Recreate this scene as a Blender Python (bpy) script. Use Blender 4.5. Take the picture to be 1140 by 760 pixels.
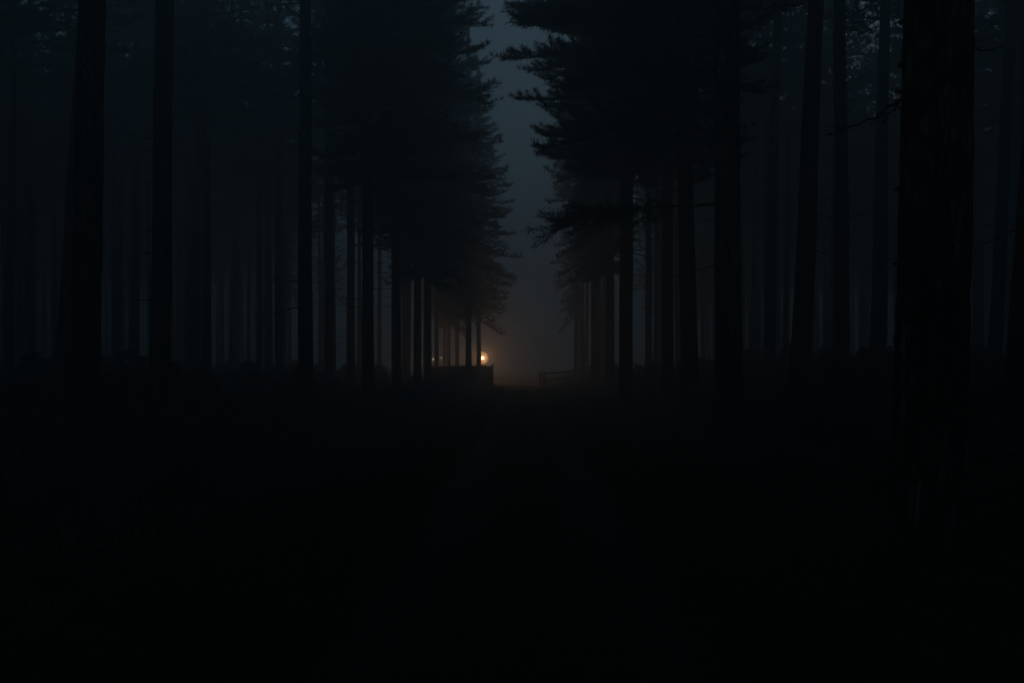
import bpy, math, random
import numpy as np
from mathutils import Vector

for o in list(bpy.data.objects):
    bpy.data.objects.remove(o)
SC = bpy.context.scene
COL = SC.collection
RAD = math.radians
PI = math.pi

# ---------------------------------------------------------------- camera
F = 1108.0            # focal length in photo pixels (35 mm on 36 mm, 1140 px wide)
CX, HY = 570.0, 406.0 # image centre column, horizon row
EYE = 1.6
cam_d = bpy.data.cameras.new('camera')
cam_d.sensor_width = 36.0
cam_d.lens = 35.0
cam_d.shift_y = 26.0 / 1140.0
cam_d.clip_start = 0.05
cam_d.clip_end = 3000.0
cam = bpy.data.objects.new('camera', cam_d)
cam.location = (0, 0, EYE)
cam.rotation_euler = (RAD(90), 0, 0)
COL.objects.link(cam)
SC.camera = cam

# ---------------------------------------------------------------- world, sun, exposure
SUN_EL, SUN_ROT = 12.0, 20.0
SKY_STRENGTH = 0.0172
w = bpy.data.worlds.new('World')
SC.world = w
w.use_nodes = True
nt = w.node_tree
bg = nt.nodes['Background']
sky = nt.nodes.new('ShaderNodeTexSky')
sky.sky_type = 'NISHITA'
sky.sun_disc = False
sky.sun_elevation = RAD(SUN_EL)
sky.sun_rotation = RAD(SUN_ROT)
sky.altitude = 50
sky.air_density = 1.2
sky.dust_density = 1.0
sky.ozone_density = 2.5
# dense overcast dusk: the clear sky is evened out by cloud
mx = nt.nodes.new('ShaderNodeMix')
mx.data_type = 'RGBA'
mx.inputs[0].default_value = 0.75
nt.links.new(sky.outputs[0], mx.inputs[6])
mx.inputs[7].default_value = (2.75, 5.6, 8.1, 1)
nt.links.new(mx.outputs[2], bg.inputs['Color'])
bg.inputs['Strength'].default_value = SKY_STRENGTH

sun_d = bpy.data.lights.new('sun', 'SUN')
sun_d.energy = 0.006
sun_d.angle = RAD(40)
sun_d.color = (0.8, 0.92, 1.0)
sun = bpy.data.objects.new('sun', sun_d)
sun.rotation_euler = (RAD(90 - SUN_EL), 0, RAD(180 - SUN_ROT))
COL.objects.link(sun)

SC.view_settings.view_transform = 'Standard'
SC.view_settings.look = 'None'
SC.view_settings.exposure = 0.0
SC.view_settings.gamma = 1.0
SC.view_settings.use_curve_mapping = False
cy = SC.cycles
cy.max_bounces = 5
cy.diffuse_bounces = 2
cy.glossy_bounces = 2
cy.transmission_bounces = 3
cy.transparent_max_bounces = 8
cy.volume_bounces = 2
cy.sample_clamp_indirect = 0.5
cy.use_denoising = True
cy.use_adaptive_sampling = False

# ---------------------------------------------------------------- materials
def new_mat(name):
    m = bpy.data.materials.new(name)
    m.use_nodes = True
    n = m.node_tree.nodes
    return m, m.node_tree, n['Principled BSDF']

def noise_mat(name, c1, c2, scale, rough=0.9, bump=0.3, dist=0.02, stretch=(1, 1, 1), c3=None, kind='noise'):
    m, t, b = new_mat(name)
    co = t.nodes.new('ShaderNodeTexCoord')
    mp = t.nodes.new('ShaderNodeMapping')
    mp.inputs['Scale'].default_value = stretch
    t.links.new(co.outputs['Object'], mp.inputs[0])
    n1 = t.nodes.new('ShaderNodeTexNoise')
    n1.inputs['Scale'].default_value = scale
    n1.inputs['Detail'].default_value = 8
    t.links.new(mp.outputs[0], n1.inputs['Vector'])
    r = t.nodes.new('ShaderNodeValToRGB')
    r.color_ramp.elements[0].position = 0.35
    r.color_ramp.elements[1].position = 0.68
    r.color_ramp.elements[0].color = (*c1, 1)
    r.color_ramp.elements[1].color = (*c2, 1)
    if c3:
        e = r.color_ramp.elements.new(0.52)
        e.color = (*c3, 1)
    t.links.new(n1.outputs[0], r.inputs[0])
    t.links.new(r.outputs[0], b.inputs['Base Color'])
    b.inputs['Roughness'].default_value = rough
    b.inputs['Specular IOR Level'].default_value = 0.15
    bp = t.nodes.new('ShaderNodeBump')
    bp.inputs['Strength'].default_value = bump
    bp.inputs['Distance'].default_value = dist
    if kind == 'bark':
        v = t.nodes.new('ShaderNodeTexVoronoi')
        v.feature = 'DISTANCE_TO_EDGE'
        v.inputs['Scale'].default_value = scale * 1.6
        v.inputs['Randomness'].default_value = 1.0
        n2 = t.nodes.new('ShaderNodeTexNoise')
        n2.inputs['Scale'].default_value = scale * 0.7
        add = t.nodes.new('ShaderNodeVectorMath'); add.operation = 'MULTIPLY_ADD'
        t.links.new(n2.outputs['Color'], add.inputs[0])
        add.inputs[1].default_value = (0.25, 0.25, 0.25)
        t.links.new(mp.outputs[0], add.inputs[2])
        t.links.new(add.outputs[0], v.inputs['Vector'])
        t.links.new(v.outputs['Distance'], bp.inputs['Height'])
        # bark plates: dark fissures between paler scales
        r2 = t.nodes.new('ShaderNodeValToRGB')
        r2.color_ramp.elements[0].color = (0.12, 0.12, 0.12, 1); r2.color_ramp.elements[1].color = (1, 1, 1, 1)
        r2.color_ramp.elements[0].position = 0.03; r2.color_ramp.elements[1].position = 0.22
        t.links.new(v.outputs['Distance'], r2.inputs[0])
        ml = t.nodes.new('ShaderNodeMix'); ml.data_type = 'RGBA'; ml.blend_type = 'MULTIPLY'; ml.inputs[0].default_value = 1.0
        t.links.new(r.outputs[0], ml.inputs[6]); t.links.new(r2.outputs[0], ml.inputs[7])
        t.links.new(ml.outputs[2], b.inputs['Base Color'])
    else:
        t.links.new(n1.outputs[0], bp.inputs['Height'])
    t.links.new(bp.outputs[0], b.inputs['Normal'])
    return m

M = {}
M['bark'] = noise_mat('pine_bark', (0.03, 0.026, 0.022), (0.22, 0.17, 0.125), 7, 0.95, 1.0, 0.05,
                      (1, 1, 0.28), (0.05, 0.04, 0.032), kind='bark')
M['dead'] = noise_mat('dead_wood', (0.03, 0.028, 0.025), (0.09, 0.08, 0.07), 18, 0.95, 0.3)
M['needle'] = noise_mat('pine_needles', (0.020, 0.034, 0.018), (0.055, 0.085, 0.040), 0.9, 0.7, 0.0)
M['ground'] = noise_mat('forest_floor', (0.012, 0.010, 0.007), (0.040, 0.034, 0.022), 2.2, 0.97, 0.7, 0.06,
                        c3=(0.030, 0.032, 0.018))
M['path'] = noise_mat('track_earth', (0.012, 0.010, 0.007), (0.034, 0.029, 0.020), 5.0, 0.95, 0.6, 0.04)
M['grass'] = noise_mat('grass', (0.018, 0.028, 0.011), (0.045, 0.05, 0.02), 1.5, 0.8, 0.0)
M['fern'] = noise_mat('bracken', (0.020, 0.018, 0.009), (0.048, 0.038, 0.018), 1.2, 0.85, 0.0)
M['timber'] = noise_mat('weathered_timber', (0.02, 0.018, 0.015), (0.06, 0.053, 0.042), 6, 0.9, 0.5, 0.01, (1, 1, 0.2))
M['metal'] = noise_mat('painted_metal', (0.02, 0.022, 0.022), (0.035, 0.036, 0.036), 20, 0.5, 0.1)

def glow_mat(name, col, s):
    m, t, b = new_mat(name)
    t.nodes.remove(b)
    e = t.nodes.new('ShaderNodeEmission'); tr = t.nodes.new('ShaderNodeBsdfTransparent'); ad = t.nodes.new('ShaderNodeAddShader')
    e.inputs['Color'].default_value = (*col, 1)
    e.inputs['Strength'].default_value = s
    t.links.new(e.outputs[0], ad.inputs[0]); t.links.new(tr.outputs[0], ad.inputs[1])
    t.links.new(ad.outputs[0], t.nodes['Material Output'].inputs['Surface'])
    return m
M['lamp_main'] = glow_mat('lit_lamp_glass', (1.0, 0.66, 0.34), 9.0)
M['amber'] = glow_mat('amber_halo', (1.0, 0.44, 0.16), 0.30)  # glow of the shells that stand in for lit fog round the lamp
M['lamp_far'] = glow_mat('lit_lamp_glass_dim', (1.0, 0.74, 0.5), 0.2)

# ---------------------------------------------------------------- mesh helpers
class MB:
    """collects numpy vertex and face blocks, all faces of one block have the same size"""
    def __init__(self):
        self.v = []; self.f = []; self.n = 0
    def add(self, v, f):
        v = np.asarray(v, dtype=np.float32).reshape(-1, 3)
        f = np.asarray(f, dtype=np.int64)
        self.v.append(v)
        self.f.append(f + self.n)
        self.n += len(v)
    def mesh(self, name, mat, smooth=False):
        me = bpy.data.meshes.new(name)
        v = np.concatenate(self.v)
        loops = np.concatenate([f.ravel() for f in self.f])
        sizes = np.concatenate([np.full(len(f), f.shape[1]) for f in self.f])
        starts = np.concatenate([[0], np.cumsum(sizes)[:-1]])
        me.vertices.add(len(v)); me.vertices.foreach_set('co', v.ravel())
        me.loops.add(len(loops)); me.loops.foreach_set('vertex_index', loops.astype(np.int32))
        me.polygons.add(len(sizes))
        me.polygons.foreach_set('loop_start', starts.astype(np.int32))
        if smooth:
            me.polygons.foreach_set('use_smooth', np.ones(len(sizes), dtype=bool))
        me.update(calc_edges=True)
        me.validate()
        me.materials.append(M[mat])
        return me
    def build(self, name, mat, parent=None, smooth=False):
        return link(name, self.mesh(name, mat, smooth), parent)
    def box(self, c, s, rz=0.0):
        x, y, z = [k / 2 for k in s]
        p = np.array([[-x,-y,-z],[x,-y,-z],[x,y,-z],[-x,y,-z],[-x,-y,z],[x,-y,z],[x,y,z],[-x,y,z]], dtype=float)
        ca, sa = math.cos(rz), math.sin(rz)
        p = np.stack([p[:,0]*ca - p[:,1]*sa, p[:,0]*sa + p[:,1]*ca, p[:,2]], 1) + np.array(c)
        self.add(p, [[0,3,2,1],[4,5,6,7],[0,1,5,4],[1,2,6,5],[2,3,7,6],[3,0,4,7]])
    def tube(self, pts, rad, sides=6, rough=0.0, rng=None, cap=True):
        pts = np.asarray(pts, dtype=float); rad = np.asarray(rad, dtype=float)
        n = len(pts)
        tan = np.gradient(pts, axis=0)
        tan /= np.linalg.norm(tan, axis=1)[:, None] + 1e-9
        ref = np.array([0, 0, 1.0]) if abs(tan[0][2]) < 0.8 else np.array([1.0, 0, 0])
        u = np.cross(tan, ref); u /= np.linalg.norm(u, axis=1)[:, None] + 1e-9
        v = np.cross(tan, u)
        a = np.linspace(0, 2 * PI, sides, endpoint=False)
        r = rad[:, None] * np.ones((n, sides))
        if rough and rng is not None:
            r = r * (1 + rough * rng.standard_normal((n, sides)))
        ring = pts[:, None, :] + r[..., None] * (np.cos(a)[None, :, None] * u[:, None, :] + np.sin(a)[None, :, None] * v[:, None, :])
        i = np.arange(n - 1)[:, None] * sides
        j = np.arange(sides)[None, :]
        k = (j + 1) % sides
        q = np.stack([i + j, i + k, i + sides + k, i + sides + j], -1).reshape(-1, 4)
        self.add(ring.reshape(-1, 3), q)
        if cap:
            c = np.array([[(n-1)*sides + t for t in range(sides)]])
            self.f.append(c + self.n - n * sides)
            c2 = np.array([[t for t in range(sides)][::-1]])
            self.f.append(c2 + self.n - n * sides)

def link(name, me, parent=None):
    o = bpy.data.objects.new(name, me)
    COL.objects.link(o)
    if parent is not None:
        o.parent = parent
    return o

def tag(o, label=None, cat=None, group=None, kind=None):
    if label: o['label'] = label
    if cat: o['category'] = cat
    if group: o['group'] = group
    if kind: o['kind'] = kind
    return o

def thing(name, loc, label, cat, group=None, rz=0.0):
    o = bpy.data.objects.new(name, None)
    o.empty_display_size = 0.3
    o.location = loc
    o.rotation_euler = (0, 0, rz)
    COL.objects.link(o)
    return tag(o, label, cat, group)

def wx(px, D): return (px - CX) / F * D
def wz(py, D): return EYE + (HY - py) / F * D

# ---------------------------------------------------------------- terrain
def smooth(a, b, x):
    t = np.clip((x - a) / (b - a), 0, 1)
    return t * t * (3 - 2 * t)

def path_x(y):
    return 0.45 * smooth(0, 80, np.asarray(y, dtype=float)) + 0.25 * np.sin(np.asarray(y, dtype=float) / 23.0)

def gz(x, y):
    x = np.asarray(x, dtype=float); y = np.asarray(y, dtype=float)
    d = x - path_x(y)
    h = 0.75 * smooth(2.6, 6.5, d) + 0.28 * smooth(2.6, 6.0, -d)
    h = h * (0.45 + 0.55 * smooth(95, 60, y)) + 0.05 * h
    h += 0.10 * np.sin(x * 0.31 + 1.3) * np.sin(y * 0.23 + 0.4) * smooth(2.0, 5.0, np.abs(d))
    h += 0.035 * np.sin(x * 1.7 + y * 0.9) * np.sin(y * 1.3 - x * 0.6) * smooth(1.2, 2.5, np.abs(d))
    h -= 0.045 * (np.exp(-((d - 0.85) / 0.28) ** 2) + np.exp(-((d + 0.85) / 0.28) ** 2))
    h += 0.012 * np.sin(y * 2.1 + x * 3.0) * np.sin(y * 0.8)
    return h

def sheet(xs, ys, fn):
    X, Y = np.meshgrid(xs, ys)
    Z = fn(X, Y)
    v = np.stack([X, Y, Z], -1).reshape(-1, 3)
    nx, ny = len(xs), len(ys)
    i = np.arange(ny - 1)[:, None] * nx + np.arange(nx - 1)[None, :]
    f = np.stack([i, i + 1, i + nx + 1, i + nx], -1).reshape(-1, 4)
    return v, f

xs = np.concatenate([np.linspace(-290, -30, 40)[:-1], np.linspace(-30, -7, 60)[:-1], np.linspace(-7, 7, 141)[:-1],
                     np.linspace(7, 30, 60)[:-1], np.linspace(30, 290, 40)])
ys = np.concatenate([np.linspace(-60, -4, 30)[:-1], np.linspace(-4, 40, 260)[:-1], np.linspace(40, 110, 200)[:-1], np.linspace(110, 390, 70)])
mb = MB(); mb.add(*sheet(xs, ys, gz))
tag(mb.build('ground', 'ground', smooth=True), kind='structure')

pu = np.linspace(-1.55, 1.55, 63)
py_ = np.concatenate([np.linspace(-4, 40, 440)[:-1], np.linspace(40, 385, 500)])
U, Y = np.meshgrid(pu, py_)
edge = 1 + 0.10 * np.sin(Y * 0.9) + 0.07 * np.sin(Y * 2.3 + 1)
X = path_x(Y) + U * edge
Z = gz(X, Y) + 0.02 * (1 - (np.abs(U) / 1.55) ** 6) - 0.012 + 0.004
mb = MB()
i = np.arange(len(py_) - 1)[:, None] * len(pu) + np.arange(len(pu) - 1)[None, :]
mb.add(np.stack([X, Y, Z], -1).reshape(-1, 3), np.stack([i, i + 1, i + len(pu) + 1, i + len(pu)], -1).reshape(-1, 4))
tag(mb.build('path', 'path', smooth=True), kind='structure')

# ---------------------------------------------------------------- trees
def needles(mb, P, Dv, rng, k=10, ln=0.17, wd=0.016):
    """k thin blades around each shoot tip P pointing along Dv"""
    n = len(P)
    if n == 0: return
    d = Dv[:, None, :] * 0.75 + rng.standard_normal((n, k, 3)) * 0.55
    d /= np.linalg.norm(d, axis=2)[..., None]
    s = np.cross(d, rng.standard_normal((n, k, 3)))
    s /= np.linalg.norm(s, axis=2)[..., None] + 1e-9
    L = ln * rng.uniform(0.7, 1.25, (n, k, 1))
    base = P[:, None, :] + rng.standard_normal((n, k, 3)) * 0.03
    a = base - s * wd * 0.5
    b = base + s * wd * 0.5
    c = base + d * L + s * wd * 0.22
    e = base + d * L - s * wd * 0.22
    v = np.stack([a, b, c, e], 2).reshape(-1, 3)
    f = np.arange(n * k * 4).reshape(-1, 4)
    mb.add(v, f)

def crown(seed, h0, h1, R, step=0.45, per=4, twig_gap=0.34, tuft_gap=0.16, k=10, ln=0.17, wd=0.016,
          low_droop=0.0, cut=None, patch=0.25, inner=0.3, tbase=0.28, var=(0.62, 1.12)):
    """pine crown: whorls of limbs with side twigs that carry needle tufts; returns (foliage MB, limb MB)"""
    rng = np.random.default_rng(seed)
    fo, wo = MB(), MB()
    P, Dd = [], []
    z = h0
    while z < h1:
        t = (z - h0) / (h1 - h0)
        prof = min(1.0, 0.70 + 1.2 * t) * (1 - t ** 2.2) + 0.10
        a0 = rng.uniform(0, 2 * PI)
        for q in range(per):
            if rng.random() < patch: continue
            az = a0 + q * 2 * PI / per + rng.normal(0, 0.35)
            L = R * prof * rng.uniform(*var)
            if cut: L *= cut(az)
            if L < 0.4: continue
            up = 0.10 + 0.55 * t - low_droop * (1 - t)
            out = np.array([math.cos(az), math.sin(az), 0.0]); side = np.array([-math.sin(az), math.cos(az), 0.0])
            s = np.linspace(0, 1, 9)
            bend = rng.normal(0, 0.10)
            zz = L * (up * s + (-0.16 - 0.12 * low_droop) * s ** 2 + 0.20 * s ** 4 * rng.uniform(0.2, 1.3))
            pts = np.array([0, 0, z + rng.uniform(-.15, .15)]) + out * (L * s)[:, None] * 0.97 + side * (bend * L * s ** 2)[:, None]
            pts[:, 2] += zz
            wo.tube(pts, np.linspace(0.035 + 0.008 * L, 0.008, 9), 4, cap=False)
            dens = rng.uniform(0.55, 1.2)
            sp = max(inner, 0.05) * rng.uniform(0.7, 1.2)
            while sp < 1.0:
                p0 = pts[0] * 0
                for c_ in range(3):
                    p0[c_] = np.interp(sp, s, pts[:, c_])
                for sg in (-1, 1):
                    if rng.random() > 0.85: continue
                    tl = (tbase + 0.42 * L * (1 - sp) * 0.75) * rng.uniform(0.6, 1.2)
                    tl = min(tl, 1.5)
                    dirv = out * rng.uniform(0.55, 0.9) + side * sg * rng.uniform(0.4, 0.9) + np.array([0, 0, rng.uniform(-0.12, 0.35)])
                    dirv /= np.linalg.norm(dirv)
                    m = max(2, int(tl / tuft_gap))
                    tt = np.linspace(0.25, 1.0, m)
                    q_ = p0 + dirv * (tl * tt)[:, None] + np.array([0, 0, 1.0]) * (0.10 * tl * tt ** 2)[:, None]
                    P.append(q_); Dd.append(np.tile(dirv + np.array([0, 0, 0.35]), (m, 1)))
                    wo.tube(np.stack([p0, p0 + (q_[-1] - p0) * 0.5, q_[-1]]), [0.010, 0.007, 0.004], 3, cap=False)
                sp += twig_gap / L / dens
            m = max(3, int(0.5 * L / tuft_gap))
            ss = np.linspace(0.55, 1.0, m)
            q_ = np.stack([np.interp(ss, s, pts[:, c_]) for c_ in range(3)], 1)
            P.append(q_); Dd.append(np.tile(out + np.array([0, 0, 0.5]), (m, 1)))
        z += step * rng.uniform(0.7, 1.3)
    P = np.concatenate(P); Dd = np.concatenate(Dd)
    needles(fo, P, Dd, rng, k, ln, wd)
    wo.tube([(0, 0, h0 - 0.3), (0, 0, (h0 + h1) / 2), (0, 0, h1 + 0.3)], [0.05, 0.05, 0.02], 5)   # the leader that carries the whorls
    return fo, wo

def trunk_mb(r0, r1, lean, H, z0, rng, sides=14, rings=40, flare=0.35, bark=0.02):
    """tapered trunk; r0 at eye height, r1 at height h1; lean = (dx, dy) per metre; z0 = bottom"""
    mb = MB()
    zz = np.concatenate([np.linspace(z0, 2.0, max(6, rings // 4))[:-1], np.linspace(2.0, H, rings)])
    rr = r0 + (r1 - r0) * np.clip(zz / H, 0, 1) ** 0.9
    rr = rr * (1 + flare * np.exp(-(zz - z0) / 0.35)) 
    wob = 0.05 * r0
    pts = np.stack([lean[0] * zz + wob * np.sin(zz * 0.7 + rng.uniform(0, 6)), lean[1] * zz + wob * np.cos(zz * 0.5), zz], 1)
    n = len(zz)
    a = np.linspace(0, 2 * PI, sides, endpoint=False)
    # vertical bark plates: ridges that stay put over a few rings
    ridge = rng.standard_normal((n, sides))
    for _ in range(2):
        ridge = 0.5 * ridge + 0.5 * np.roll(ridge, 1, 0)
    R = rr[:, None] * (1 + bark * ridge * 1.6)
    ring = pts[:, None, :] + R[..., None] * np.stack([np.cos(a), np.sin(a), 0 * a], 1)[None]
    i = np.arange(n - 1)[:, None] * sides; j = np.arange(sides)[None, :]; k = (j + 1) % sides
    mb.add(ring.reshape(-1, 3), np.stack([i + j, i + k, i + sides + k, i + sides + j], -1).reshape(-1, 4))
    mb.add(ring[-1], [list(range(sides))])
    return mb

def twiggy(mb, p, d, L, r, rng, sub=4):
    """a bare dead branch: crooked main stem with short side twigs"""
    d = np.array(d, dtype=float); d /= np.linalg.norm(d)
    n = 9; s = np.linspace(0, 1, n)
    side = np.cross(d, [0, 0, 1.0]); side /= np.linalg.norm(side) + 1e-9
    pts = np.array(p) + d * (L * s)[:, None] + side * (0.06 * L * np.sin(s * rng.uniform(3, 7)))[:, None]
    pts[:, 2] += L * (rng.uniform(-0.18, 0.06) * s ** 2 + 0.02 * rng.standard_normal(n) * s)
    mb.tube(pts, r * (1 - 0.85 * s), 5, cap=False)
    for _ in range(sub):
        t = rng.uniform(0.35, 0.95)
        q = np.array([np.interp(t, s, pts[:, c]) for c in range(3)])
        dd = d * 0.7 + side * rng.choice([-1, 1]) * rng.uniform(0.3, 0.9) + np.array([0, 0, rng.uniform(-0.6, 0.4)])
        dd /= np.linalg.norm(dd)
        l = L * rng.uniform(0.12, 0.3)
        mb.tube([q, q + dd * l * 0.5 + [0, 0, 0.02], q + dd * l], [r * 0.4, r * 0.3, r * 0.12], 4, cap=False)

def dead_branches(rng, lean, r, z_lo, z_hi, n, lmax, single=False):
    mb = MB(); parts = []
    if not single:
        zz = np.linspace(z_lo - 0.3, z_hi + 0.3, 5)
        mb.tube(np.stack([lean[0] * zz, lean[1] * zz, zz], 1), [r * 0.4] * 5, 5)   # heartwood the branches grow from
    for _ in range(n):
        if single: mb = MB(); parts.append(mb)
        z = rng.uniform(z_lo, z_hi)
        az = rng.uniform(0, 2 * PI)
        L = rng.uniform(0.2, 1.0) ** 1.6 * lmax + 0.12
        rr = r * 0.8
        p = (lean[0] * z + math.cos(az) * rr * (1 if single else 0.4), lean[1] * z + math.sin(az) * rr * (1 if single else 0.4), z)
        twiggy(mb, p, (math.cos(az), math.sin(az), rng.uniform(-0.35, 0.35)), L, 0.010 + 0.008 * L, rng, 3 if L > 0.6 else 1)
    return parts if single else mb

# crown variants (mesh data shared by the copies)
def lee(az):
    """long limbs towards the open track (+X), short ones towards the crowded wood"""
    return 0.40 + 0.62 * max(0.0, math.cos(az) * 0.5 + 0.5) ** 1.3
edge_crowns = [crown(11 + q, hh, 27.0, rr, step=0.42, per=5, low_droop=dr, twig_gap=0.25, tuft_gap=0.13, k=17, ln=0.16, wd=0.019, patch=0.2, inner=0.12, cut=lee, tbase=0.44, var=(0.42, 1.16))
               for q, (hh, rr, dr) in enumerate([(8.0, 4.9, 0.25), (7.0, 4.6, 0.35), (6.2, 4.3, 0.45)])]
far_crowns = [crown(31 + q, hh, 25.0, rr, step=0.55, per=5, twig_gap=0.42, tuft_gap=0.22, k=10, ln=0.26, wd=0.035, low_droop=0.45, patch=0.12, inner=0.12, cut=lee)
              for q, (hh, rr) in enumerate([(5.4, 3.6), (6.5, 3.9)])]
inner_crowns = [crown(51 + q, hh, 26.0, rr, step=0.65, per=4, twig_gap=0.50, tuft_gap=0.30, k=8, ln=0.32, wd=0.05,
                      patch=0.06, inner=0.12) for q, (hh, rr) in enumerate([(15.0, 3.2), (16.5, 3.4), (14.0, 3.0)])]
CR = {}
for key, lst in (('edge', edge_crowns), ('far', far_crowns), ('inner', inner_crowns)):
    CR[key] = [(a.mesh('crown', 'needle'), b.mesh('limbs', 'bark')) for a, b in lst]

def place_crown(t, kind, idx, lean, rz, z_off=0.0, sc=1.0):
    f, l = CR[kind][idx]
    for nm, me in (('crown', f), ('limbs', l)):
        o = link(nm, me, t)
        # the crown follows the leaning trunk
        o.rotation_euler = (-lean[1], lean[0], rz)
        o.location = (0, 0, z_off)
        o.scale = (sc, sc, 1)
    return

def pine(xb, wb, xt, wt, D, label, kind='inner', idx=0, rz=0.0, seed=0, dead=14, dmax=1.0, dz=(2.5, 12), z_off=0.0,
         group=None, sides=14, rings=40, extra=None, sc=1.0, bark=0.02):
    rng = np.random.default_rng(1000 + seed)
    zt = EYE + HY / F * D
    X0, X1 = wx(xb, D), wx(xt, D)
    g = float(gz(X0, D))
    leanx = (X1 - X0) / (zt - EYE)
    leanx = max(-0.12, min(0.12, leanx))
    leany = rng.normal(0, 0.006)
    r0, r1 = wb / F * D / 2, wt / F * D / 2
    H = 26.5
    slope = (r1 - r0) / max(zt - EYE, 4)
    rH = max(0.07, min(r0 * 0.6, r0 + slope * (H - EYE)))
    # origin at ground: x position so that the trunk passes X0 at eye height
    ox = X0 - leanx * (EYE - g)
    t = thing('pine_tree', (ox, D, g), label, 'tree', group)
    tr = trunk_mb(r0 * 1.0, rH, (leanx, leany), H, -0.35, rng, sides, rings, bark=bark)
    tr.build('trunk', 'bark', t, smooth=True)
    if dead:
        if D < 41:
            for b in dead_branches(rng, (leanx, leany), r0, dz[0], dz[1], dead, dmax, True):
                b.build('dead_branch', 'dead', t)
        else:
            dead_branches(rng, (leanx, leany), r0, dz[0], dz[1], dead, dmax).build('dead_branches', 'dead', t)
    if extra:
        extra(t, (ox, D, g), (leanx, leany), r0, rng)
    place_crown(t, kind, idx, (leanx, leany), rz, z_off, sc)
    return t

def px_branch(pts_px, D, origin, r, name, t, sub=5, seed=5, dy=0.0, label=None):
    """a dead branch through picture-measured points at distance D, modelled as a real tapering limb"""
    rng = np.random.default_rng(seed)
    p = np.array([[wx(a, D) - origin[0], dy * k, wz(b, D) - origin[2]] for k, (a, b) in enumerate(pts_px)])
    s = np.linspace(0, 1, len(p)); ss = np.linspace(0, 1, 14)
    q = np.stack([np.interp(ss, s, p[:, c]) for c in range(3)], 1)
    q += rng.standard_normal(q.shape) * 0.012
    mb = MB()
    mb.tube(q, r * (1 - 0.8 * ss), 6, cap=False)
    L = np.linalg.norm(q[-1] - q[0])
    dmain = (q[-1] - q[0]) / L
    for _ in range(sub):
        k = rng.integers(4, 13)
        dd = dmain * 0.8 + rng.standard_normal(3) * 0.5
        dd /= np.linalg.norm(dd)
        l = L * rng.uniform(0.08, 0.25)
        mb.tube([q[k], q[k] + dd * l * 0.5, q[k] + dd * l + [0, 0, -0.02]], [r * 0.45, r * 0.3, r * 0.12], 4, cap=False)
    return mb.build(name, 'dead', t), q

def big_extra(t, og, lean, r0, rng):
    D = 8.0
    px_branch([(1010, 110), (998, 113), (985, 120), (975, 131), (955, 143), (930, 151), (918, 155)], D, og, 0.016, 'dead_branch', t, 7, 3, -0.03)
    px_branch([(1010, 117), (996, 120), (986, 128), (978, 138), (983, 141)], D, og, 0.011, 'dead_branch', t, 4, 4, -0.02)
    px_branch([(1078, 54), (1095, 54), (1108, 53), (1122, 50)], D, og, 0.010, 'dead_branch', t, 2, 5, 0.02)
    for a, b, l in ((1007, 24, 8), (1006, 72, 7), (1006, 100, 14), (1003, 210, 8), (1001, 293, 6)):
        px_branch([(a, b), (a - l * .5, b + 1), (a - l, b + 2)], D, og, 0.014, 'branch_stub', t, 0, a + b)

def limb_extra(t, og, lean, r0, rng):
    """the tree with a long low bough reaching over the track"""
    D = 18.0
    px_branch([(800, 120), (780, 123), (760, 124), (735, 126), (712, 131), (690, 136)], D, og, 0.022, 'dead_branch', t, 5, 8, -0.05)
    px_branch([(800, 83), (788, 80), (770, 72), (752, 66)], D, og, 0.016, 'dead_branch', t, 3, 9, 0.05)
    px_branch([(800, 33), (785, 34), (765, 37), (740, 40)], D, og, 0.016, 'dead_branch', t, 3, 10, -0.05)
    b, q = px_branch([(800, 226), (785, 228), (760, 228), (720, 228), (695, 232), (665, 236), (630, 244)], D, og, 0.030, 'bough', t, 4, 11, 0.06)
    # hanging foliage on the outer part of the bough
    rng = np.random.default_rng(77)
    fo, P, Dd = MB(), [], []
    for k in range(5, 14):
        for _ in range(7):
            d = np.array([-0.7, rng.normal(0, 0.8), rng.uniform(-0.9, 0.1)]); d /= np.linalg.norm(d)
            l = rng.uniform(0.25, 0.85)
            m = max(3, int(l / 0.10)); tt = np.linspace(0.2, 1, m)
            P.append(q[k] + d * (l * tt)[:, None] + np.array([0, 0, 0.12]) * (tt ** 2)[:, None]); Dd.append(np.tile(d + [0, 0, 0.3], (m, 1)))
    needles(fo, np.concatenate(P), np.concatenate(Dd), rng, 12, 0.13, 0.011)
    fo.build('needle_sprays', 'needle', b)

def r5_extra(t, og, lean, r0, rng):
    px_branch([(943, 40), (952, 28), (964, 14), (980, 1), (992, -8)], 30.0, og, 0.022, 'dead_branch', t, 3, 21, 0.1)

def t2_extra(t, og, lean, r0, rng):
    for (a, b, l, dy) in ((168, 168, 8, 2), (166, 203, 16, 4), (166, 258, 6, 3), (165, 282, 5, 2)):
        px_branch([(a + 4, b), (a - l * .5, b - 1), (a - l, b - dy)], 23.0, og, 0.016, 'branch_stub', t, 2, a + b)

S = 1
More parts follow.
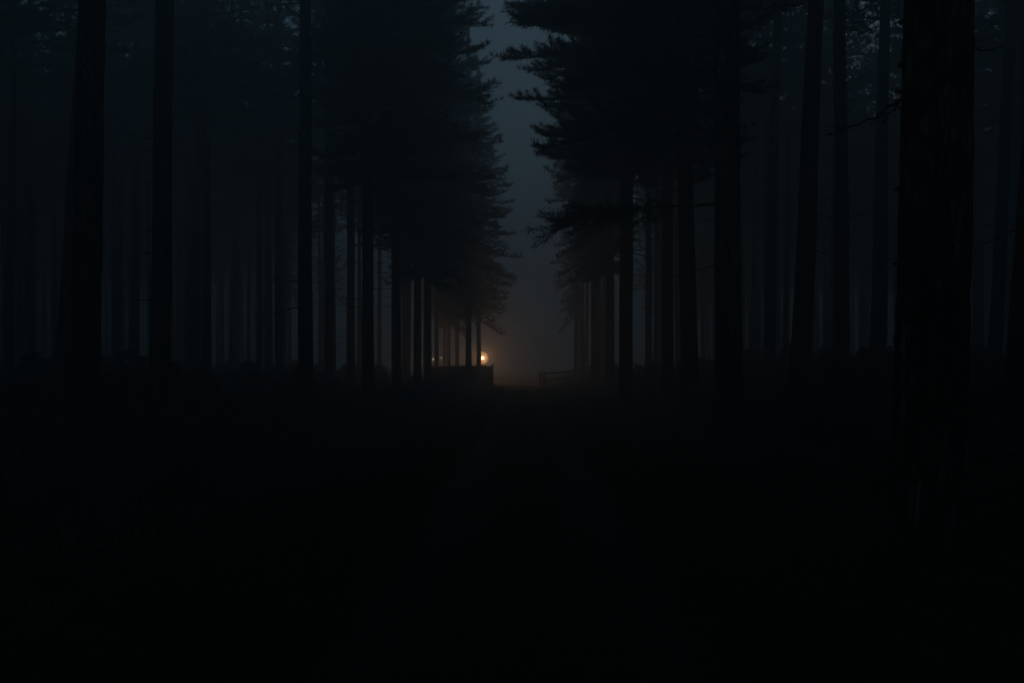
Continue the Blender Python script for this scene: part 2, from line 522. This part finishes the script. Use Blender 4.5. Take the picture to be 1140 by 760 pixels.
# ---- right of the track, nearest first
pine(1036, 79, 1046, 76, 8.0, 'broadest trunk, bark furrowed, near the right edge, with a crooked dead branch', seed=1, extra=big_extra,
     dead=4, dmax=0.4, dz=(5.5, 12), sides=72, rings=260, bark=0.022)
pine(1143, 44, 1172, 38, 14.0, 'dark leaning trunk cut off by the right edge of the picture', idx=1, seed=2, dead=10, dmax=0.8, sides=24, rings=60)
pine(811, 31, 809, 27, 18.0, 'straight dark trunk right of the track, long low bough and bare branches reaching left', idx=2, seed=3, extra=limb_extra,
     dead=8, dmax=0.6, sides=30, rings=120)
pine(767, 20, 760, 19, 26.0, 'dark trunk just left of the straight trunk with the long bough, crown over the track', 'edge', 1, 3.3, 4, dead=10, dmax=1.2, dz=(3, 9), sc=1.05)
pine(891, 24, 908, 10, 24.0, 'dark slim trunk leaning right, first from the long-bough tree towards the broad trunk', idx=0, seed=5, dead=12, dmax=0.7)
pine(937, 19, 936, 13, 30.0, 'straight grey-black trunk between the right-leaning trunk and the broad trunk', idx=1, seed=6, extra=r5_extra, dead=14, dmax=0.9)
pine(977, 20, 984, 11, 38.0, 'faint misty trunk immediately left of the broad furrowed trunk', idx=2, seed=7, dead=16)
pine(1107, 15, 1126, 12, 36.0, 'misty trunk leaning right between the broad trunk and the right edge', idx=0, seed=8, dead=16)
pine(743, 14, 743, 14, 36.0, 'dark trunk touching the left side of the crown-bearing pair right of the track', 'edge', 0, 2.9, 9, dead=10, dmax=1.4, dz=(3, 9), sc=1.03)
pine(697, 16, 697, 14, 34.0, 'pine right of the track whose ragged crown edges the sky gap', 'edge', 0, 3.14, 10, dead=8, dmax=1.2, dz=(3, 8), sc=0.93)
pine(856, 14, 865, 9, 42.0, 'faint trunk between the long-bough tree and the right-leaning trunk', idx=1, seed=11, dead=14)
pine(679, 10, 679, 9, 52.0, 'slim trunk right of the gateway, second pine beyond the sky-gap crown', 'edge', 2, 3.5, 12, dead=8, dz=(3, 7), sc=0.68)
pine(662, 9, 662, 8, 62.0, 'slim misty trunk above the right end of the rail fence', 'edge', 1, 2.8, 13, dead=8, dz=(3, 7), sc=0.6)
pine(722, 8, 722, 7, 58.0, 'thin hazy trunk set back right of the track between darker trunks', idx=2, seed=14)
pine(731, 7, 732, 6, 66.0, 'thinnest hazy trunk close behind a dark trunk on the right', idx=0, seed=15)
pine(642, 6, 642, 6, 82.0, 'pale misty pine behind the rail fence, right of the gateway', 'far', 0, 3.3, 16, dead=0, sc=0.55)
# ---- left of the track, nearest first
pine(93, 34, 102, 30, 16.0, 'broad black trunk leaning slightly right near the left edge', idx=1, seed=21, dead=7, dmax=0.5, sides=30, rings=120)
pine(178, 23, 184, 20, 23.0, 'black trunk with short broken branch stubs, second dark trunk from the left', idx=2, seed=22, extra=t2_extra, dead=12, dmax=0.6, sides=20, rings=80)
pine(70, 17, 93, 13, 27.0, 'fainter trunk leaning right, half hidden behind the broad trunk at the left', idx=0, seed=23, dead=10, dmax=0.8)
pine(340, 18, 340, 13, 29.0, 'straight black trunk standing alone midway between left edge and track', idx=0, rz=1.0, seed=24, dead=22, dmax=1.3)
pine(410, 14, 408, 12, 36.0, 'dark trunk left of the track whose crown juts farthest towards the sky gap', 'edge', 0, 0.1, 25, dead=12, dmax=1.4, dz=(3, 8), sc=1.03)
pine(442, 10, 441, 10, 46.0, 'dark slim trunk with low tufts of foliage on its left side', 'edge', 1, 6.08, 26, dead=12, dmax=1.2, dz=(3, 7), sc=0.98)
pine(465, 9, 464, 9, 54.0, 'left one of two dark slim trunks standing close together before the fence', 'edge', 2, 0.3, 27, dead=10, dz=(3, 7), sc=0.95)
pine(476.5, 8.5, 476, 8, 57.0, 'right one of two dark slim trunks standing close together before the fence', 'edge', 1, 6.1, 28, dead=10, dz=(3, 7), sc=0.95)
pine(521.5, 7, 521, 6, 74.0, 'misty pine nearest left of the glowing lamp, foliage leaning over the track', 'far', 0, 0.2, 29, dead=6, dz=(3, 6), sc=1.0)
pine(533, 5.5, 533, 5, 84.0, 'misty pine whose trunk partly hides the glowing lamp', 'far', 1, 6.0, 30, dead=4, dz=(3, 6), z_off=0.3, sc=0.8)
pine(499.5, 4.2, 500, 4, 88.0, 'thin hazy trunk above the middle of the board fence', 'far', 1, 0.4, 31, dead=0, sc=0.9)
pine(486, 5, 487, 4.5, 80.0, 'thin hazy trunk just right of the two close dark slim trunks', 'far', 0, 5.9, 32, dead=0, sc=0.9)
pine(495, 4, 495, 4, 94.0, 'faintest thin trunk beside another thin one above the board fence', 'far', 0, 0.1, 33, dead=0, sc=0.9)
pine(509, 5, 509, 4.5, 86.0, 'thin hazy trunk left of the misty pine beside the lamp', 'far', 1, 0.3, 34, dead=0, z_off=0.8, sc=0.9)
pine(391, 9, 391, 7, 52.0, 'thin grey trunk immediately left of the pine with the jutting crown', idx=1, seed=35)
pine(366, 10, 366, 8, 48.0, 'thin dark trunk just right of the lone straight black trunk', idx=2, seed=36)
pine(310, 9, 310, 7, 56.0, 'faint trunk a little left of the lone straight black trunk', idx=0, seed=37)
pine(298, 7, 298, 6, 66.0, 'thinner, fainter trunk next left again from the lone straight black trunk', idx=1, seed=38)
pine(232, 8, 231, 8, 44.0, 'slender dark trunk right of the black trunk with broken stubs', idx=2, seed=39, dead=26, dmax=1.3)
pine(217, 11, 225, 8, 52.0, 'soft grey trunk between the stubbed black trunk and the slender dark one', idx=0, seed=40)
pine(150, 11, 152, 8, 56.0, 'faint trunk in the gap between the two nearest black trunks at left', idx=1, seed=41)
pine(10, 10, 14, 7, 44.0, 'soft grey trunk at the extreme left edge of the picture', idx=2, seed=42)
pine(35, 9, 36, 7, 58.0, 'pale trunk between the left edge and the broad black leaning trunk', idx=0, seed=43)

# ---- the rows behind: copies of three complete pines
def proto(idx):
    rng = np.random.default_rng(700 + idx)
    t = thing('pine_tree', (0, 0, 0), 'x', 'tree')
    trunk_mb(0.21, 0.09, (0.0, 0.0), 25.5, -0.5, rng, 10, 26).build('trunk', 'bark', t, smooth=True)
    dead_branches(rng, (0, 0), 0.2, 3, 13, 16, 1.1).build('dead_branches', 'dead', t)
    place_crown(t, 'inner', idx, (0, 0), 0)
    return t
def proto_edge(idx):
    rng = np.random.default_rng(720 + idx)
    t = thing('pine_tree', (0, 0, 0), 'x', 'tree')
    trunk_mb(0.22, 0.09, (0.0, 0.0), 24.5, -0.5, rng, 10, 26).build('trunk', 'bark', t, smooth=True)
    place_crown(t, 'far', idx, (0, 0), 0)
    return t
protos = [proto(0), proto(1), proto(2)]
eprotos = [proto_edge(0), proto_edge(1)]
used = set()
def copy_tree(src, loc, rz, tilt, label, group, s=1.0):
    if src.name in used:
        r = src.copy(); COL.objects.link(r)
        for ch in src.children:
            c = ch.copy(); COL.objects.link(c); c.parent = r
    else:
        used.add(src.name); r = src
    r.location = loc
    r.rotation_euler = (tilt[0], tilt[1], rz)
    r.scale = (s, s, s)
    tag(r, label, 'tree', group)
    return r

rng = np.random.default_rng(4)
taken = [(o.location.x, o.location.y) for o in bpy.data.objects if o.get('category') == 'tree' and o.get('label') != 'x']
cells = []
y = -8.0
while y < 92:
    for side in (-1, 1):
        x = 7.5
        lim = 10 + 0.53 * max(y, 0)
        while x < min(lim, 56):
            cells.append((side * x + rng.normal(0, 0.6), y + rng.normal(0, 0.7)))
            x += 4.5 + max(0, y - 60) * 0.03
    y += 4.8 + max(0, y - 60) * 0.04
# keep the clear gaps that the photograph shows between the nearer trunks
gaps = [(116, 163), (196, 212), (240, 292), (318, 330), (352, 360), (777, 795), (827, 848), (866, 878), (905, 926),
        (948, 966), (988, 998), (1078, 1098), (751, 757), (20, 30), (44, 62), (372, 386), (418, 436), (448, 459)]
cnt = 0
for (x, y) in cells:
    if y > -1 and abs(x) < 0.62 * y + 3 and y < 34: continue            # the visible near ground is placed tree by tree
    if min((x - a) ** 2 + (y - b) ** 2 for a, b in taken) < 2.2 ** 2: continue
    if 34 <= y < 60:
        px = CX + x / y * F
        if any(a - 6 < px < b + 6 for a, b in gaps): continue
    side = 'left' if x < 0 else 'right'
    if y < 0:
        lab, grp = 'pine standing beside or behind the viewer in the dark', 'pines around the viewpoint'
    else:
        px = CX + x / y * F
        for lim, nm in ((93, 'left edge and the broad leaning trunk'), (178, 'broad leaning trunk and the stubbed black trunk'),
                        (232, 'stubbed trunk and the slender dark trunk'), (340, 'slender dark trunk and the lone straight one'),
                        (410, 'lone straight trunk and the jutting crown'), (570, 'jutting crown and the gateway'),
                        (697, 'gateway and the sky-gap crown'), (767, 'sky-gap crown and the long-bough tree'),
                        (811, 'crown over the track and the long-bough tree'), (891, 'long-bough tree and the right-leaning trunk'),
                        (1036, 'right-leaning trunk and the broad furrowed one'), (9999, 'broad furrowed trunk and the right edge')):
            if px < lim: break
        lab = 'dim back-row pine in fog between the ' + nm
        grp = 'back-row pines between the ' + nm
        if px < -12 or px > 1152:
            lab = 'pine standing just beyond the %s edge of the picture' % side
            grp = 'pines beyond the %s edge' % side
    k = int(rng.integers(0, 3))
    copy_tree(protos[k], (x, y, float(gz(x, y))), rng.uniform(0, 6.28), (rng.normal(0, 0.010), rng.normal(0, 0.010)), lab, grp, rng.uniform(0.88, 1.08))
    taken.append((x, y)); cnt += 1
# avenue rows going on into the fog and behind the viewer
for side in (-1, 1):
    y = -10.0
    while y < 0:
        x = side * (5.2 + rng.normal(0, 0.35)) + float(path_x(y))
        if y < 0:
            if min((x - a) ** 2 + (y - b) ** 2 for a, b in taken) > 2.0 ** 2:
                k = int(rng.integers(0, 2))
                nm = 'left' if side < 0 else 'right'
                if y < 0:
                    lab, grp = 'pine standing beside or behind the viewer in the dark', 'pines around the viewpoint'
                else:
                    lab, grp = 'pine lost in fog along the far end of the track on the ' + nm, 'far avenue pines on the ' + nm
                copy_tree(eprotos[k], (x, y, float(gz(x, y))), rng.uniform(0, 6.28), (0, 0), lab, grp, rng.uniform(0.9, 1.1))
                taken.append((x, y)); cnt += 1
        y += 6.0
print('background trees', cnt)

# ---- the wood goes on to the sides and round the clearing beyond the gateway, one far-off mass
def far_wood():
    rng = np.random.default_rng(61)
    tr, P, Dd, B = MB(), [], [], []
    spots = []
    for y in np.arange(-18, 175, 6.0):
        for side in (-1, 1):
            for x in np.arange(7.5, 120, 5.6):
                X = side * x + rng.normal(0, 1.2); Y = y + rng.normal(0, 1.2)
                if y < 96 and x < 13 + 0.53 * max(y, 0): continue
                if y >= 92 and -(17 + 0.35 * (y - 92)) < X < 9.5 + 0.3 * (y - 92): continue
                spots.append((X, Y))
    for X, Y in spots:
        g = float(gz(X, Y)); H = rng.uniform(23, 27)
        tr.tube([(X, Y, g - 0.5), (X, Y, 8), (X + rng.normal(0, .3), Y, H)], [0.23, 0.19, 0.06], 6)
        m = 250
        t = rng.random(m) ** 0.8
        hb = 7.0 if (Y > 92 and abs(X) < 24) else 14.0
        z = hb + (H - hb) * t
        r = 3.0 * (1 - t ** 2.5) * np.sqrt(rng.random(m)) + 0.1; a = rng.uniform(0, 2 * PI, m)
        P.append(np.stack([X + r * np.cos(a), Y + r * np.sin(a), z], 1))
        Dd.append(np.stack([np.cos(a), np.sin(a), 0.3 + 0 * a], 1))
    o = tr.build('distant_wood', 'bark')
    fo = MB(); needles(fo, np.concatenate(P), np.concatenate(Dd), rng, 5, 0.95, 0.13)
    f = fo.mesh('distant_foliage', 'needle')
    # one object: trunks and foliage joined in one mesh with two materials
    a = o.data
    import bmesh
    bm = bmesh.new(); bm.from_mesh(a); n0 = len(bm.faces); bm.from_mesh(f)
    bm.faces.ensure_lookup_table()
    for fc in bm.faces[n0:]: fc.material_index = 1
    bm.to_mesh(a); bm.free(); a.materials.append(M['needle'])
    bpy.data.meshes.remove(f)
    tag(o, 'dark mass of far pines closing the fog on both sides', 'wood', kind='stuff')
    print('far wood', len(spots))
far_wood()

# ---------------------------------------------------------------- undergrowth
def bracken(n, seed, region):
    rng = np.random.default_rng(seed)
    mb = MB()
    X, Y, H = region(n, rng)
    Z = gz(X, Y)
    nf, npn = 6, 9
    s = (np.arange(npn) + 1) / npn
    for q in range(nf):
        az = rng.uniform(0, 2 * PI, len(X))
        L = H * rng.uniform(0.8, 1.25, len(X))
        out = np.stack([np.cos(az), np.sin(az), 0 * az], 1)
        sd = np.stack([-np.sin(az), np.cos(az), 0 * az], 1)
        base = np.stack([X, Y, Z], 1) + rng.normal(0, 0.05, (len(X), 3)) * [1, 1, 0]
        hz = (L[:, None] * (1.15 * s - 0.62 * s ** 2.4))
        ho = (L[:, None] * 0.75 * s ** 1.5)
        P = base[:, None, :] + out[:, None, :] * ho[..., None]
        P[..., 2] += hz
        wpin = (L[:, None] * 0.30 * np.sin(PI * np.clip(s * 0.85 + 0.12, 0, 1)))[..., None]
        wpin = wpin * (s > 0.25)[None, :, None]
        droop = np.zeros_like(P); droop[..., 2] = -0.25 * wpin[..., 0]
        tl = (L[:, None] * 0.055)[..., None]
        for sg in (-1, 1):
            tip = P + sg * sd[:, None, :] * wpin + out[:, None, :] * wpin * 0.3 + droop
            a = P - out[:, None, :] * tl * 0.5; b = P + out[:, None, :] * tl * 0.5
            v = np.stack([a, b, tip], 2).reshape(-1, 3)
            mb.add(v, np.arange(len(v)).reshape(-1, 3))
        # stalk
        p0 = base; p1 = P[:, 3, :]; p2 = P[:, -1, :]
        wv = sd * 0.006
        v = np.stack([p0 - wv, p0 + wv, p1 + wv, p1 - wv], 1).reshape(-1, 3)
        mb.add(v, np.arange(len(v)).reshape(-1, 4))
        v = np.stack([p1 - wv, p1 + wv, p2], 1).reshape(-1, 3)
        mb.add(v, np.arange(len(v)).reshape(-1, 3))
    return mb

def side_region(side, h):
    def f(n, rng):
        Y = 3 + 92 * rng.random(n) ** 1.25
        e = rng.random(n) ** 1.6
        X = side * (2.5 + e * (8 + 0.52 * Y)) + path_x(Y)
        near = smooth(2.2, 5.0, np.abs(X - path_x(Y)))
        H = h * (0.45 + 0.55 * near) * rng.uniform(0.55, 1.15, n)
        H = H * (0.55 + 0.45 * smooth(4, 14, Y))
        H = H * (1 + 1.1 * smooth(8, 16, np.abs(X - path_x(Y))) * smooth(25, 45, Y))
        return X, Y, H
    return f
tag(bracken(2600, 3, side_region(1, 0.85)).build('bracken_undergrowth', 'fern'),
    'dark bracken covering the bank right of the track', 'undergrowth', kind='stuff')
tag(bracken(2600, 4, side_region(-1, 0.62)).build('bracken_undergrowth', 'fern'),
    'low dark bracken under the pines left of the track', 'undergrowth', kind='stuff')

def brush():
    rng = np.random.default_rng(15)
    P, Dd = [], []
    for _ in range(420):
        y = rng.uniform(24, 98); sd = rng.choice([-1, 1]); x = sd * (6.5 + (0.52 * y) * rng.random()) + float(path_x(y))
        hh = rng.uniform(0.5, 1.5) * (0.6 + 0.6 * smooth(7, 14, abs(x))); r = hh * rng.uniform(0.6, 1.1)
        g = float(gz(x, y)); m = int(70 * hh)
        a = rng.uniform(0, 2 * PI, m); t = rng.random(m) ** 0.7; q = r * np.sqrt(rng.random(m)) * (1.1 - t ** 1.5)
        P.append(np.stack([x + q * np.cos(a), y + q * np.sin(a), g + hh * t], 1))
        Dd.append(np.stack([np.cos(a) * .5, np.sin(a) * .5, 0.8 + 0 * a], 1))
    mb = MB(); needles(mb, np.concatenate(P), np.concatenate(Dd), rng, 8, 0.22, 0.05)
    return mb
tag(brush().build('brushwood', 'fern'), 'tangled low brush and saplings between the trunks', 'undergrowth', kind='stuff')

def grass():
    rng = np.random.default_rng(9)
    n = 100000
    Y = 1.5 + 60 * rng.random(n) ** 2.0
    U = np.where(rng.random(n) < 0.3, rng.normal(0, 0.38, n), np.sign(rng.standard_normal(n)) * (1.0 + rng.gamma(1.8, 0.55, n)))
    X = path_x(Y) + U
    Z = gz(X, Y)
    h = rng.uniform(0.05, 0.20, n) * np.where(np.abs(U) < 1, 0.5, 1.2)
    a = rng.uniform(0, 2 * PI, n)
    s = np.stack([np.cos(a), np.sin(a), 0 * a], 1) * (0.004 + 0.0003 * Y)[:, None]
    b = np.stack([X, Y, Z - 0.01], 1)
    l = np.stack([rng.normal(0, 0.45, n), rng.normal(0, 0.45, n), np.ones(n)], 1) * h[:, None]
    mid = b + l * 0.55
    tip = b + l * np.array([1.6, 1.6, 1.0])
    mb = MB()
    v = np.stack([b - s, b + s, mid + s * 0.7, mid - s * 0.7], 1).reshape(-1, 3); mb.add(v, np.arange(len(v)).reshape(-1, 4))
    v = np.stack([mid - s * 0.7, mid + s * 0.7, tip], 1).reshape(-1, 3); mb.add(v, np.arange(len(v)).reshape(-1, 3))
    return mb
tag(grass().build('grass', 'grass'), 'short grass along the middle and verges of the dark track', 'grass', kind='stuff')

# ---------------------------------------------------------------- fences
def post(h, s, rng, r=0.0):
    mb = MB()
    v = h / 2
    mb.box((0, 0, v - 0.2), (s, s, h + 0.4))
    mb.box((0, 0, h + 0.012), (s * 0.7, s * 0.7, 0.024))
    return mb
def rail_fence(name, pts, label, cat, top, low, rail_h=0.14, double=True, seed=0):
    rng = np.random.default_rng(seed)
    x0, y0 = pts[0]
    t = thing(name, (x0, y0, float(gz(x0, y0))), label, cat)
    o0 = np.array([x0, y0, float(gz(x0, y0))])
    P = [np.array([x, y, float(gz(x, y))]) - o0 for x, y in pts]
    for i_, p in enumerate(P):
        h = top + 0.10 + rng.uniform(-.03, .03)
        mb = post(h, 0.13 if i_ else 0.17, rng)
        o = mb.build('post', 'timber', t); o.location = p; o.rotation_euler = (rng.normal(0, .015), rng.normal(0, .015), 0.1)
    for a, b in zip(P[:-1], P[1:]):
        for hh in (top, low):
            mb = MB()
            q0 = a + [0, -0.09, hh]; q1 = b + [0, -0.09, hh]
            d = q1 - q0; L = np.linalg.norm(d); d /= L
            n = np.array([-d[1], d[0], 0]); up = np.cross(d, n); up = np.array([0, 0, 1.0])
            v = []
            for e in (q0 - d * 0.05, q1 + d * 0.05 - d * 0.098):
                for sx, sz in ((-.02, -rail_h / 2), (.02, -rail_h / 2), (.02, rail_h / 2), (-.02, rail_h / 2)):
                    v.append(e + n * sx + up * (sz + rng.uniform(-.006, .006)))
            mb.add(v, [[0, 1, 2, 3], [7, 6, 5, 4], [0, 4, 5, 1], [1, 5, 6, 2], [2, 6, 7, 3], [3, 7, 4, 0]])
            mb.build('rail', 'timber', t)
    return t
DF = 75.0
rail_fence('rail_fence', [(wx(606, DF), DF), (wx(632, DF), DF - 0.3), (wx(656, DF), DF - 0.8), (wx(680, DF), DF - 1.2), (wx(704, DF), DF - 1.8)],
           'two-rail wooden fence running right from the gateway', 'fence', 0.96, 0.48, seed=1)
t = thing('gate_post', (wx(602, DF), DF - 0.1, float(gz(wx(602, DF), DF))), 'stout wooden gatepost at the left end of the rail fence', 'post')
post(1.02, 0.20, None).build('post', 'timber', t)
mb = MB(); mb.tube([(-0.115, -0.02, 0.8), (-0.16, -0.02, 0.8), (-0.16, -0.02, 0.88)], [0.012] * 3, 6); mb.build('hinge_pin', 'metal', t)
rail_fence('rail_fence', [(wx(487, 72), 72), (wx(514, 72), 72.0), (wx(527, 72), 73.0)],
           'low two-rail wooden fence in front of the tall board fence', 'fence', 0.93, 0.50, seed=2)

def board_fence():
    D = 78.0
    xs_ = np.linspace(wx(476, D), wx(548.3, D), 4)
    x0 = xs_[-1]
    g0 = float(gz(x0, D))
    t = thing('board_fence', (x0, D, g0), 'tall solid board fence left of the gateway, just below the glowing lamp', 'fence')
    rng = np.random.default_rng(8)
    H = 1.60
    for i_, x in enumerate(xs_):
        o = post(H + rng.uniform(0.03, 0.10) - g0, 0.15, rng).build('post', 'timber', t)
        o.location = (x - x0, 0, float(gz(x, D)) - g0)
    for a, b in zip(xs_[:-1], xs_[1:]):
        mb = MB()
        g = min(float(gz(a, D)), float(gz(b, D))) - 0.05
        n = int((b - a - 0.15) / 0.105)
        for k in range(n):
            x = a + 0.075 + (k + 0.5) * (b - a - 0.15) / n
            h = H - 0.06 + rng.uniform(-0.03, 0.03) + 0.03 * math.sin(x * 1.3) - g
            mb.box((x - x0, 0.012 * (k % 2), g + h / 2 - g0), (0.112, 0.016, h))
        mb.build('board_panel', 'timber', t)
        mb = MB(); mb.box(((a + b) / 2 - x0, -0.05, H - 0.25 - g0), (b - a - 0.152, 0.06, 0.10)); mb.build('cross_rail', 'timber', t)
board_fence()

# ---------------------------------------------------------------- lamps beyond the fence
def lamp(px, py, D, label, mat, power, col, size=1.0, group=None, halo_power=0):
    x = wx(px, D); z = wz(py, D); g = float(gz(x, D))
    t = thing('lamp_post', (x, D, g), label, 'lamp', group)
    h = z - g
    mb = MB(); mb.tube([(0.0, 0.0, -0.3), (0, 0, h - 0.22 * size)], [0.05, 0.04], 10); mb.build('pole', 'timber', t)
    mb = MB()
    mb.box((0, 0, h - 0.19 * size), (0.22 * size, 0.22 * size, 0.04 * size))
    for sx in (-1, 1):
        for sy in (-1, 1):
            mb.box((sx * 0.095 * size, sy * 0.095 * size, h), (0.012, 0.012, 0.34 * size))
    s_ = 0.13 * size; zt = h + 0.17 * size
    mb.add([(-s_, -s_, zt), (s_, -s_, zt), (s_, s_, zt), (-s_, s_, zt), (0, 0, zt + 0.12 * size)],
           [[0, 1, 4], [1, 2, 4], [2, 3, 4], [3, 0, 4]])
    mb.box((0, 0, zt - 0.004), (0.24 * size, 0.24 * size, 0.006))
    hd = mb.build('lantern_frame', 'metal', t)
    r = 0.07 * size
    mb = MB()
    a = np.linspace(-PI / 2, PI / 2, 9)
    mb.tube([(0, 0, h + r * 1.3 * math.sin(q)) for q in a], [max(0.004, r * math.cos(q)) for q in a], 14)
    gl = mb.build('glass_globe', mat, hd, smooth=True)
    if power > 0:
        ld = bpy.data.lights.new('lamp_light', 'POINT')
        ld.energy = power; ld.color = col; ld.shadow_soft_size = 0.09 * size
        lo = bpy.data.objects.new('lamp_light', ld); lo.location = (0, 0, h); lo.parent = t
        COL.objects.link(lo)
        if halo_power:
            # nested glowing shells round the globe, added to imitate its halo in fog
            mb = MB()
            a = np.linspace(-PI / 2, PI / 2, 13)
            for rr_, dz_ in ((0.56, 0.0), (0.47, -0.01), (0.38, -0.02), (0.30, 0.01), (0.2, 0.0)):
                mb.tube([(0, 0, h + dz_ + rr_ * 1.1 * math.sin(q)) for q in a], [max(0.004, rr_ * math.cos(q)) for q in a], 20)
            mb.build('halo_shells', 'amber', t, smooth=True)
            sd = bpy.data.lights.new('halo_spot', 'SPOT')  # extra spot aimed at the viewer, added to strengthen the halo in the fog
            sd.energy = halo_power; sd.color = col; sd.shadow_soft_size = 0.09 * size
            sd.spot_size = RAD(75); sd.spot_blend = 1.0
            so = bpy.data.objects.new('halo_spot', sd); so.location = (0, 0, h); so.parent = t
            so.rotation_euler = (RAD(-94), 0, RAD(3))
            COL.objects.link(so)
    return t
lamp(537.2, 398.3, 96.0, 'glowing orange lamp beside a pine trunk left of the gateway', 'lamp_main', 190.0, (1.0, 0.50, 0.24), 1.5, halo_power=340.0)
for px, py, D, lab in ((471.3, 402.5, 92.0, 'faint pale lamp glimpsed left of the two close dark slim trunks'),
                       (482.4, 399.5, 98.0, 'thin lamp glint directly right of the two close dark slim trunks'),
                       (491.0, 398.5, 104.0, 'faint round lamp glint between thin hazy trunks above the fence'),
                       (510.8, 396.5, 104.0, 'faint lamp glint left of the misty pine beside the orange lamp, the higher one')):
    lamp(px, py, D, lab, 'lamp_far', 26.0, (1.0, 0.62, 0.36), 1.3, 'small faint lamps behind the board fence')

# ---------------------------------------------------------------- haze
mb = MB(); mb.box((0, 165, 17), (600, 470, 38))
hz = mb.build('haze', 'bark')
hm = bpy.data.materials.new('haze_air'); hm.use_nodes = True
hn = hm.node_tree; hn.nodes.clear()
out = hn.nodes.new('ShaderNodeOutputMaterial'); pv = hn.nodes.new('ShaderNodeVolumePrincipled')
pv.inputs['Color'].default_value = (0.86, 0.895, 0.90, 1)
pv.inputs['Density'].default_value = 0.0158
pv.inputs['Anisotropy'].default_value = 0.7
hn.links.new(pv.outputs[0], out.inputs['Volume'])
hz.data.materials.clear(); hz.data.materials.append(hm)
tag(hz, 'thin night fog hanging between the pines', 'fog', kind='stuff')
